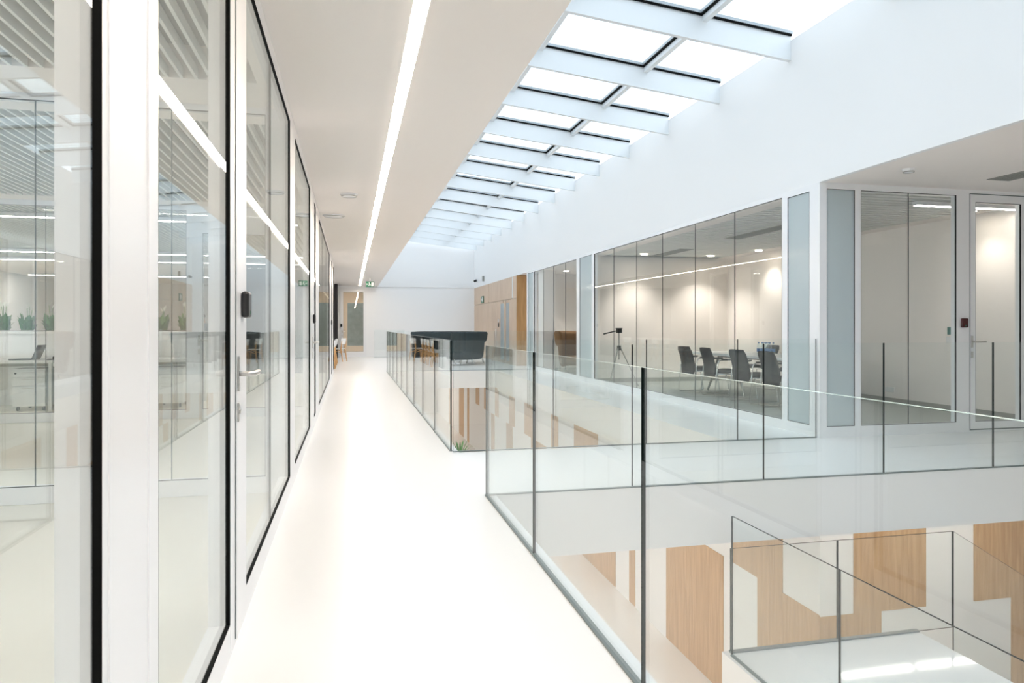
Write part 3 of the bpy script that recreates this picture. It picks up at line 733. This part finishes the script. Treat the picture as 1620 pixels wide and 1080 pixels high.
# meeting room chairs
def meeting_chair():
    r = thing('conference_chair', (0, 0, 0), 'x', 'chair', 'black chairs round the meeting table')
    # faces +x; back towards -x
    def pad(pts, w, th, name):
        rows = []
        n = len(pts)
        for i, (x, z) in enumerate(pts):
            a = Vector((pts[min(i+1, n-1)][0]-pts[max(i-1, 0)][0], 0, pts[min(i+1, n-1)][1]-pts[max(i-1, 0)][1])).normalized(); nn = Vector((-a.z, 0, a.x))
            ww = w*(0.86 if i in (0, n-1) else 1.0)
            rr = []
            for (y, d) in ((-ww, 0.35), (-ww*0.8, 1.0), (ww*0.8, 1.0), (ww, 0.35), (ww*0.8, -1), (-ww*0.8, -1)):
                c = 0.02*(1-(y/w)**2)
                rr.append((x+nn.x*th*d - c*abs(a.z), y, z+nn.z*th*d))
            rows.append(rr)
        mb = MB().grid(rows, closed=True)
        mb.f.append(tuple(range(6))); mb.m.append(0); L = 6*(n-1); mb.f.append(tuple(L+i for i in range(6))[::-1]); mb.m.append(0)
        mb.build(name, M['seatblack'], r, smooth=True)
    pad([(-0.24, 0.34), (-0.23, 0.42), (-0.235, 0.55), (-0.27, 0.70), (-0.31, 0.80), (-0.325, 0.86)], 0.235, 0.022, 'backrest')
    pad([(-0.20, 0.435), (-0.1, 0.44), (0.1, 0.455), (0.2, 0.455), (0.24, 0.44)], 0.235, 0.028, 'seat')
    for s in (-1, 1):
        y = s*0.27
        MB().tube([(-0.24, s*0.22, 0.41), (0.05, y, 0.41), (0.20, y, 0.40), (0.27, y, 0.03), (0.24, y, 0.012), (-0.24, y, 0.012), (-0.28, y, 0.03), (-0.22, y, 0.60), (-0.19, y, 0.645), (-0.14, y, 0.655), (0.12, y, 0.655)], 0.011, 8).build('leg', M['chrome'], r, smooth=True)
        MB().box((-0.15, y-0.022, 0.655), (0.14, y+0.022, 0.68)).build('armrest', M['plastic'], r, bevel=0.006)
    MB().tube([(0.0, -0.27, 0.412), (0.0, 0.27, 0.412)], 0.010, 8).build('stretcher', M['chrome'], r, smooth=True)
    return r
mc = meeting_chair()
order = [('first', 9.45), ('second', 10.30), ('third', 11.30), ('fourth', 12.15)]
for i, (w, y) in enumerate(order):
    lb = 'black chair on the window side of the meeting table, %s from the corner post' % w
    if i == 0: mc.location = (6.42, y, 0); mc['label'] = lb
    else: copy_tree(mc, (6.42, y, 0), R((0, 4, -3, 5)[i]), lb)
for i, (w, y) in enumerate([('first', 11.35), ('second', 12.6)]):
    copy_tree(mc, (7.95, y, 0), R(180), 'black chair on the wall side of the meeting table, %s from the corner post' % w)
mt = thing('meeting_table', (7.15, 10.9, 0), 'long white meeting table with dark legs behind the glass', 'table')
MB().box((6.62, 9.4, 0.695), (7.60, 12.9, 0.74)).build('tabletop', M['white'], mt, bevel=0.004)
for y in (9.7, 12.4):
    for s in (-1, 1):
        MB().tube([(7.11+s*0.12, y, 0.695), (7.11+s*0.38, y, 0.0)], [0.03, 0.02], 8).build('leg', M['louvre'], mt, smooth=True)
MB().box((7.06, 9.6, 0.64), (7.16, 12.5, 0.694)).build('crossbar', M['plastic'], mt)
# water bottles
bo = thing('water_bottle', (0, 0, 0), 'x', 'bottle', 'water bottles on the meeting table')
MB().grid([[(math.cos(2*math.pi*k/12)*a, math.sin(2*math.pi*k/12)*a, z) for k in range(12)] for a, z in ((0.001, 0), (0.032, 0.002), (0.033, 0.13), (0.030, 0.16), (0.014, 0.19), (0.013, 0.205))], closed=True).build('bottle_body', M['water'], bo, smooth=True)
MB().grid([[(math.cos(2*math.pi*k/12)*a, math.sin(2*math.pi*k/12)*a, z) for k in range(12)] for a, z in ((0.0335, 0.055), (0.0345, 0.056), (0.0345, 0.11), (0.0335, 0.111))], closed=True).build('label_band', M['bottle'], bo, smooth=True)
MB().tube([(0, 0, 0.203), (0, 0, 0.222)], 0.015, 12).build('cap', M['bottle'], bo)
n = 0
for iy in range(4):
    for ix in range(2):
        lc = (6.98+0.09*ix, 10.75+0.10*iy, 0.7405)
        lb = 'blue-labelled water bottle in the %s pair of the cluster, %s side' % (('first', 'second', 'third', 'fourth')[iy], ('window', 'wall')[ix])
        if n == 0: bo.location = lc; bo['label'] = lb
        else: copy_tree(bo, lc, 0, lb)
        n += 1
# tripod
tp = thing('tripod', (5.42, 13.7, 0), 'black and grey camera tripod in the meeting room corner', 'tripod')
cx_, cy_ = 5.42, 13.7
for k in range(3):
    a = R(100+120*k); dx, dy = math.cos(a), math.sin(a)
    MB().tube([(cx_+0.04*dx, cy_+0.04*dy, 0.78), (cx_+0.22*dx, cy_+0.22*dy, 0.40)], 0.012, 8).tube([(cx_+0.22*dx, cy_+0.22*dy, 0.40), (cx_+0.40*dx, cy_+0.40*dy, 0.01)], 0.008, 8).build('leg', M['louvre'], tp, smooth=True)
MB().tube([(cx_, cy_, 0.55), (cx_, cy_, 1.10)], 0.013, 10).build('centre_column', M['louvre'], tp, smooth=True)
MB().tube([(cx_, cy_, 0.74), (cx_, cy_, 0.84)], [0.05, 0.04], 10).build('collar', M['plastic'], tp)
MB().box((cx_-0.05, cy_-0.05, 1.10), (cx_+0.05, cy_+0.05, 1.19)).box((cx_-0.07, cy_-0.03, 1.19), (cx_+0.07, cy_+0.03, 1.205)).build('head', M['plastic'], tp, bevel=0.006)
MB().tube([(cx_-0.03, cy_, 1.15), (cx_-0.33, cy_+0.03, 1.08)], [0.009, 0.016], 8).build('pan_handle', M['plastic'], tp, smooth=True)
# wall socket and thermostat in the meeting room
tag(MB().box((8.487, 9.6, 0.18), (8.4995, 9.82, 0.26)).build('wall_socket', M['white'], bevel=0.004), 'white double wall socket low on the meeting room back wall', 'socket')
tag(MB().box((8.482, 8.46, 1.12), (8.4995, 8.57, 1.23)).build('thermostat', M['greenglass'], bevel=0.004), 'small grey green thermostat on the corner room wall', 'thermostat')
tag(MB().box((8.482, 8.50, 1.00), (8.4995, 8.59, 1.09)).build('light_switch', M['white'], bevel=0.004), 'white light switch under the thermostat', 'switch')

# ---------------------------------------------------------------- open office
def drawer_unit(x0, x1, y0, label):
    r = thing('drawer_unit', ((x0+x1)/2, y0+0.25, 0), label, 'drawer unit', 'white mobile drawer units under the desks')
    MB().box((x0, y0+0.02, 0.07), (x1, y0+0.55, 0.62)).build('body', M['white'], r, bevel=0.004)
    z = 0.60
    for hgt in (0.10, 0.13, 0.27):
        d = MB().box((x0+0.008, y0, z-hgt+0.004), (x1-0.008, y0+0.019, z-0.004)).build('drawer', M['white'], r, bevel=0.003)
        cx = (x0+x1)/2
        MB().tube([(cx-0.08, y0, z-0.035), (cx-0.08, y0-0.02, z-0.035), (cx+0.08, y0-0.02, z-0.035), (cx+0.08, y0, z-0.035)], 0.004, 6).build('handle', M['steel'], d, smooth=True)
        z -= hgt
    MB().tube([(x0+0.05, y0+0.002, 0.555), (x0+0.05, y0-0.006, 0.555)], 0.014, 10).build('lock', M['plastic'], r)
    for x in (x0+0.05, x1-0.05):
        for y in (y0+0.08, y0+0.48):
            MB().tube([(x-0.012, y, 0.03), (x+0.012, y, 0.03)], 0.03, 12).box((x-0.008, y-0.01, 0.03), (x+0.008, y+0.01, 0.07)).build('caster', M['plastic'], r)
    return r
def desk(x0, x1, y0, y1, label):
    r = thing('desk', ((x0+x1)/2, (y0+y1)/2, 0), label, 'desk', 'white desks of the open office')
    MB().box((x0, y0, 0.70), (x1, y1, 0.74)).build('desktop', M['white'], r, bevel=0.003)
    for x in (x0+0.02, x1-0.06):
        MB().box((x, y0+0.02, 0), (x+0.04, y0+0.07, 0.70)).box((x, y1-0.07, 0), (x+0.04, y1-0.02, 0.70)).box((x, y0+0.07, 0), (x+0.04, y1-0.07, 0.03)).build('leg', M['white'], r)
    MB().box((x0+0.06, y0+0.10, 0.655), (x1-0.06, y0+0.16, 0.70)).build('crossbar', M['louvre'], r)
    return r
desk(-5.9, -4.25, 11.5, 12.45, 'white desk with an open laptop, behind the crossing partitions')
desk(-4.05, -2.35, 11.5, 12.45, 'white desk between the side screen and the partition post')
desk(-3.6, -2.05, 13.1, 13.95, 'white desk behind the planter divider, with a monitor')
desk(-5.9, -4.9, 24.2, 25.8, 'white desk far back where the person leans')
drawer_unit(-4.80, -4.36, 11.56, 'white three-drawer unit under the laptop desk')
drawer_unit(-2.92, -2.50, 11.56, 'white three-drawer unit under the desk by the partition post')
drawer_unit(-2.60, -2.18, 13.2, 'white three-drawer unit under the monitor desk')
dv = tag(MB().box((-7.2, 12.52, 0), (-2.35, 12.86, 1.12)).box((-7.2, 12.50, 1.12), (-2.35, 12.88, 1.16)).build('planter_divider', M['white']), 'long low white divider carrying leafy plants behind the desks', 'divider')
tag(MB().box((-7.1, 12.56, 1.161), (-2.45, 12.82, 1.17)).build('soil_bed', M['soil']), 'dark soil strip on top of the white divider', 'soil', kind='stuff')
ss = thing('side_screen', (-4.15, 12.0, 0), 'pale frosted side screen standing between two desks', 'screen')
MB().box((-4.16, 11.35, 0.12), (-4.14, 12.48, 1.14)).build('screen_panel', M['frost'], ss)
MB().box((-4.18, 11.4, 0.0), (-4.12, 12.4, 0.12)).build('foot', M['white'], ss)
s3 = thing('side_screen', (-3.7, 11.4, 0), 'pale frosted modesty screen facing the corridor beside the drawers', 'screen')
MB().box((-4.10, 11.42, 0.10), (-3.50, 11.44, 1.14)).build('screen_panel', M['frost'], s3)
MB().box((-4.10, 11.38, 0.0), (-4.06, 11.48, 0.10)).box((-3.54, 11.38, 0.0), (-3.50, 11.48, 0.10)).build('foot', M['white'], s3)
# tall cabinet at the picture edge
cb = thing('storage_cabinet', (-4.0, 7.6, 0), 'white storage cabinet in the middle office, cut by the frame', 'cabinet')
MB().box((-4.9, 7.3, 0), (-3.36, 7.8, 1.18)).build('body', M['white'], cb, bevel=0.004)
for x in (-4.88, -4.12): 
    d = MB().box((x, 7.282, 0.05), (x+0.74, 7.3, 1.15)).build('door', M['white'], cb)
    MB().tube([(x+0.66, 7.282, 0.95), (x+0.66, 7.262, 0.95), (x+0.66, 7.262, 1.07), (x+0.66, 7.282, 1.07)], 0.005, 6).build('handle', M['steel'], d, smooth=True)
# laptop
lt = thing('laptop', (-4.75, 11.9, 0.74), 'open laptop seen from the side on the white desk', 'laptop')
MB().box((-4.92, 11.75, 0.7405), (-4.62, 12.05, 0.757)).build('keyboard_deck', M['plastic'], lt)
mb = MB(); mb.prism([(-4.62, 0.757), (-4.61, 0.757), (-4.53, 0.955), (-4.54, 0.96)], 'y', 11.75, 12.05); mb.build('screen', M['screen'], lt)
tag(MB().box((-4.40, 11.7, 0.7405), (-4.30, 11.78, 0.758)).build('computer_mouse', M['plastic'], bevel=0.008), 'small black computer mouse on the laptop desk', 'mouse')
ph = thing('desk_phone', (-3.2, 12.0, 0.74), 'grey desk phone with handset on the desk by the partition post', 'phone')
mb = MB(); mb.prism([(11.9, 0.7405), (12.12, 0.7405), (12.12, 0.81), (11.9, 0.76)], 'x', -3.30, -3.08); mb.build('phone_body', M['louvre'], ph)
MB().tube([(-3.27, 11.92, 0.80), (-3.27, 12.10, 0.85)], 0.02, 8).build('handset', M['plastic'], ph, smooth=True)
ph2 = thing('desk_phone', (-4.32, 12.1, 0.74), 'dark desk phone at the end of the laptop desk', 'phone')
mb = MB(); mb.prism([(12.05, 0.7405), (12.27, 0.7405), (12.27, 0.83), (12.05, 0.77)], 'x', -4.45, -4.28); mb.build('phone_body', M['plastic'], ph2)
MB().tube([(-4.42, 12.07, 0.80), (-4.42, 12.25, 0.87)], 0.02, 8).build('handset', M['louvre'], ph2, smooth=True)
mo = thing('monitor', (-2.55, 13.6, 0.74), 'dark computer monitor on the desk behind the planter divider', 'monitor')
MB().box((-2.72, 13.58, 0.80), (-2.42, 13.62, 1.06)).build('screen', M['screen'], mo, bevel=0.004)
MB().tube([(-2.55, 13.63, 0.745), (-2.55, 13.63, 0.9)], 0.02, 8).build('stand', M['plastic'], mo)
MB().box((-2.68, 13.54, 0.7405), (-2.46, 13.72, 0.75)).build('base', M['plastic'], mo)
gs = thing('desk_screen', (-2.2, 13.5, 0.74), 'green glass screen with dark top at the desk end', 'screen')
MB().box((-2.38, 13.2, 0.7405), (-2.06, 13.212, 1.06)).build('screen_panel', M['greenglass'], gs)
MB().box((-2.38, 13.198, 1.06), (-2.06, 13.214, 1.15)).build('dark_band', M['plastic'], gs)

# leafy plants on the divider
def leaf_mesh(mb, base, az, length, width, rise_, droop, m=0, seg=5):
    d = Vector((math.cos(az), math.sin(az), 0)); sd = Vector((-d.y, d.x, 0)); rows = []
    for i in range(seg+1):
        t = i/seg
        p = Vector(base) + d*length*t*(0.55+0.45*t) + Vector((0, 0, rise_*math.sin(min(t*1.25, 1.6))*1.0 - droop*t*t))
        w = width*math.sin(math.pi*min(0.98, 0.08+0.9*t))**0.8
        rows.append([p-sd*w, p+Vector((0, 0, -0.2*w)), p+sd*w])
    mb.grid(rows, m)
def peace_lily(x, y, z, s, label):
    r = thing('peace_lily', (x, y, z), label, 'plant', 'leafy plants on the divider')
    mb = MB()
    for k in range(110):
        bx = random.uniform(-.07, .07)*s
        az = random.uniform(-1.6, 1.6) + (math.pi if bx < 0 else 0)
        h = random.uniform(.05, .34)*s
        leaf_mesh(mb, (x+bx, y+random.uniform(-.06, .06), z), az, random.uniform(.05, .095)*s, random.uniform(.018, .034)*s, h, random.uniform(.0, .35)*h)
    o = mb.build('foliage', M['leaf'], r, smooth=True); o['kind'] = 'stuff'
    for k in range(3):
        px, py = x+random.uniform(-.07, .07)*s, y+random.uniform(-.06, .06); h = random.uniform(.34, .44)*s
        st_ = MB().tube([(x, y, z), (px, py, z+h)], 0.004, 6).build('flower_stalk', M['leaf'], r)
        f = MB(); leaf_mesh(f, (px, py, z+h-0.03), random.uniform(0, 6.28), 0.05, 0.025, 0.10, 0.0); f.build('flower', M['petal'], st_, smooth=True)
for i, x in enumerate((-6.06, -5.72, -5.38, -5.04, -4.70, -4.36)):
    peace_lily(x, 12.69, 1.178, 0.95, 'leafy green plant on the divider, %s' % ('at the outer end', 'second from the outer end', 'cut by the picture edge', 'left of the laptop', 'above the laptop', 'above the side screen')[i])
peace_lily(-2.70, 12.69, 1.178, 0.95, 'leafy green plant on the divider beside the office door')
peace_lily(-3.06, 12.69, 1.178, 0.9, 'leafy green plant on the divider, cut by the broad white post')

# tall plant of the lower storey
pl = thing('dracaena_plant', (2.72, 17.8, ZG), 'tall spiky green plant rising from the lower storey past the bridge', 'plant')
PX, PY, PZ = 2.72, 17.8, -2.35
MB().grid([[(PX+math.cos(2*math.pi*k/20)*a, PY+math.sin(2*math.pi*k/20)*a, ZG+z) for k in range(20)] for a, z in ((0.001, 0.0), (0.19, 0.0), (0.25, 0.45), (0.23, 0.45), (0.22, 0.38))], closed=True).build('pot', M['white'], pl, smooth=True)
MB().tube([(PX, PY, ZG+0.34), (PX, PY, ZG+0.39)], 0.22, 20).build('soil', M['soil'], pl)
MB().tube([(PX, PY, ZG+0.36), (PX+0.03, PY, ZG+1.0), (PX, PY, PZ)], [0.035, 0.028, 0.02], 8).build('trunk', M['trunk'], pl, smooth=True)
lv = []
for k in range(3):
    mb = MB(); leaf_mesh(mb, (PX, PY, PZ), 0, (.22, .36, .45)[k], .022, (.72, .62, .42)[k], (.0, .05, .15)[k], seg=6)
    lv.append(mb.build('leaf', M['leaf'], pl, smooth=True))
for k in range(30):
    o = bpy.data.objects.new('leaf', lv[k % 3].data); COL.objects.link(o); o.parent = pl
    a = 2.4*k; off = Vector((PX, PY, PZ))-WL[pl.name]
    q = Matrix.Rotation(a, 4, 'Z'); o.matrix_local = Matrix.Translation(off) @ q @ Matrix.Translation(-off) @ Matrix.Translation((0, 0, -0.01*(k % 7)))

# ---------------------------------------------------------------- person
def skinned(name, verts, edges, radii, m, parent, root_i=0, sub=2):
    me = bpy.data.meshes.new(name); me.from_pydata([Vector(v)-WL[parent.name] for v in verts], edges, []); me.materials.append(m)
    o = bpy.data.objects.new(name, me); COL.objects.link(o); o.parent = parent
    sk = o.modifiers.new('skin', 'SKIN'); sk.use_smooth_shade = True
    ly = me.skin_vertices[0] if me.skin_vertices else None
    if ly is None:
        import bmesh
        bm = bmesh.new(); bm.from_mesh(me); bm.verts.layers.skin.verify(); bm.to_mesh(me); bm.free(); ly = me.skin_vertices[0]
    for i, r in enumerate(radii):
        ly.data[i].radius = (r, r) if not isinstance(r, tuple) else r
        ly.data[i].use_root = (i == root_i)
    sb = o.modifiers.new('subsurf', 'SUBSURF'); sb.levels = sub; sb.render_levels = sub
    return o
px, py = -4.77, 25.0
pe = thing('person', (px+0.3, py, 0), 'person in a grey blue shirt leaning over a far office desk', 'person')
# leaning towards -x; hips at px+.30
hip = (px+.32, py, .93); chest = (px+.12, py, 1.22); neck = (px+.02, py, 1.36); head = (px-.04, py, 1.50)
bv = [hip, (px+.24, py, 1.05), chest, neck, head, (px-.05, py, 1.57)]
be = [(0, 1), (1, 2), (2, 3), (3, 4), (4, 5)]; br = [.13, .125, .14, .05, .085, .07]
for s in (-1, 1):
    n = len(bv)
    bv += [(px+.08, py+s*.17, 1.29), (px+.0, py+s*.23, 1.04), (px-.12, py+s*.20, .84), (px-.19, py+s*.19, .79)]
    be += [(2, n), (n, n+1), (n+1, n+2), (n+2, n+3)]; br += [.055, .045, .034, .026]
    hx = len(bv)-1
    for j in range(4):
        b0 = len(bv); bv += [(px-.25, py+s*.19+(j-1.5)*.020, .775), (px-.29+(abs(j-1.5))*.01, py+s*.19+(j-1.5)*.023, .757)]
        be += [(hx, b0), (b0, b0+1)]; br += [.009, .007]
    b0 = len(bv); bv += [(px-.21, py+s*.155, .775), (px-.24, py+s*.14, .758)]; be += [(hx, b0), (b0, b0+1)]; br += [.010, .008]
    n = len(bv)
    bv += [(px+.33, py+s*.10, .86), (px+.30, py+s*.11, .48), (px+.34, py+s*.12, .08), (px+.20, py+s*.13, .03)]
    be += [(0, n), (n, n+1), (n+1, n+2), (n+2, n+3)]; br += [.095, .06, .042, .035]
skinned('body', bv, be, br, M['skin'], pe)
sv = [(px+.29, py, .98), (px+.24, py, 1.06), (px+.12, py, 1.23), (px+.045, py, 1.32)]; se = [(0, 1), (1, 2), (2, 3)]; sr = [.15, .145, .16, .085]
for s in (-1, 1):
    n = len(sv); sv += [(px+.08, py+s*.17, 1.29), (px+.0, py+s*.23, 1.04), (px-.08, py+s*.21, .90)]; se += [(2, n), (n, n+1), (n+1, n+2)]; sr += [.068, .056, .046]
skinned('shirt', sv, se, sr, M['shirt'], pe)
tv = [(px+.32, py, .95)]; te = []; tr = [.145]
for s in (-1, 1):
    n = len(tv); tv += [(px+.33, py+s*.10, .84), (px+.30, py+s*.11, .48), (px+.34, py+s*.12, .10)]; te += [(0, n), (n, n+1), (n+1, n+2)]; tr += [.108, .075, .06]
skinned('trousers', tv, te, tr, M['jeans'], pe)
skinned('hair', [(px+.02, py, 1.52), (px-.01, py, 1.59), (px-.06, py, 1.61)], [(0, 1), (1, 2)], [.085, .088, .07], M['hair'], pe)
fc = MB()
fc.tube([(px-.115, py, 1.50), (px-.145, py, 1.485)], [.012, .016], 8); fc.build('nose', M['skin'], pe, smooth=True)
for s in (-1, 1):
    MB().tube([(px-.11, py+s*.032, 1.525), (px-.128, py+s*.032, 1.523)], .011, 8).build('eye', M['plastic'], pe)
    MB().tube([(px-.03, py+s*.075, 1.50), (px-.03, py+s*.098, 1.505)], [.02, .028], 8).build('ear', M['skin'], pe)
MB().box((px-.126, py-.025, 1.452), (px-.112, py+.025, 1.46)).build('mouth', M['redplastic'], pe)
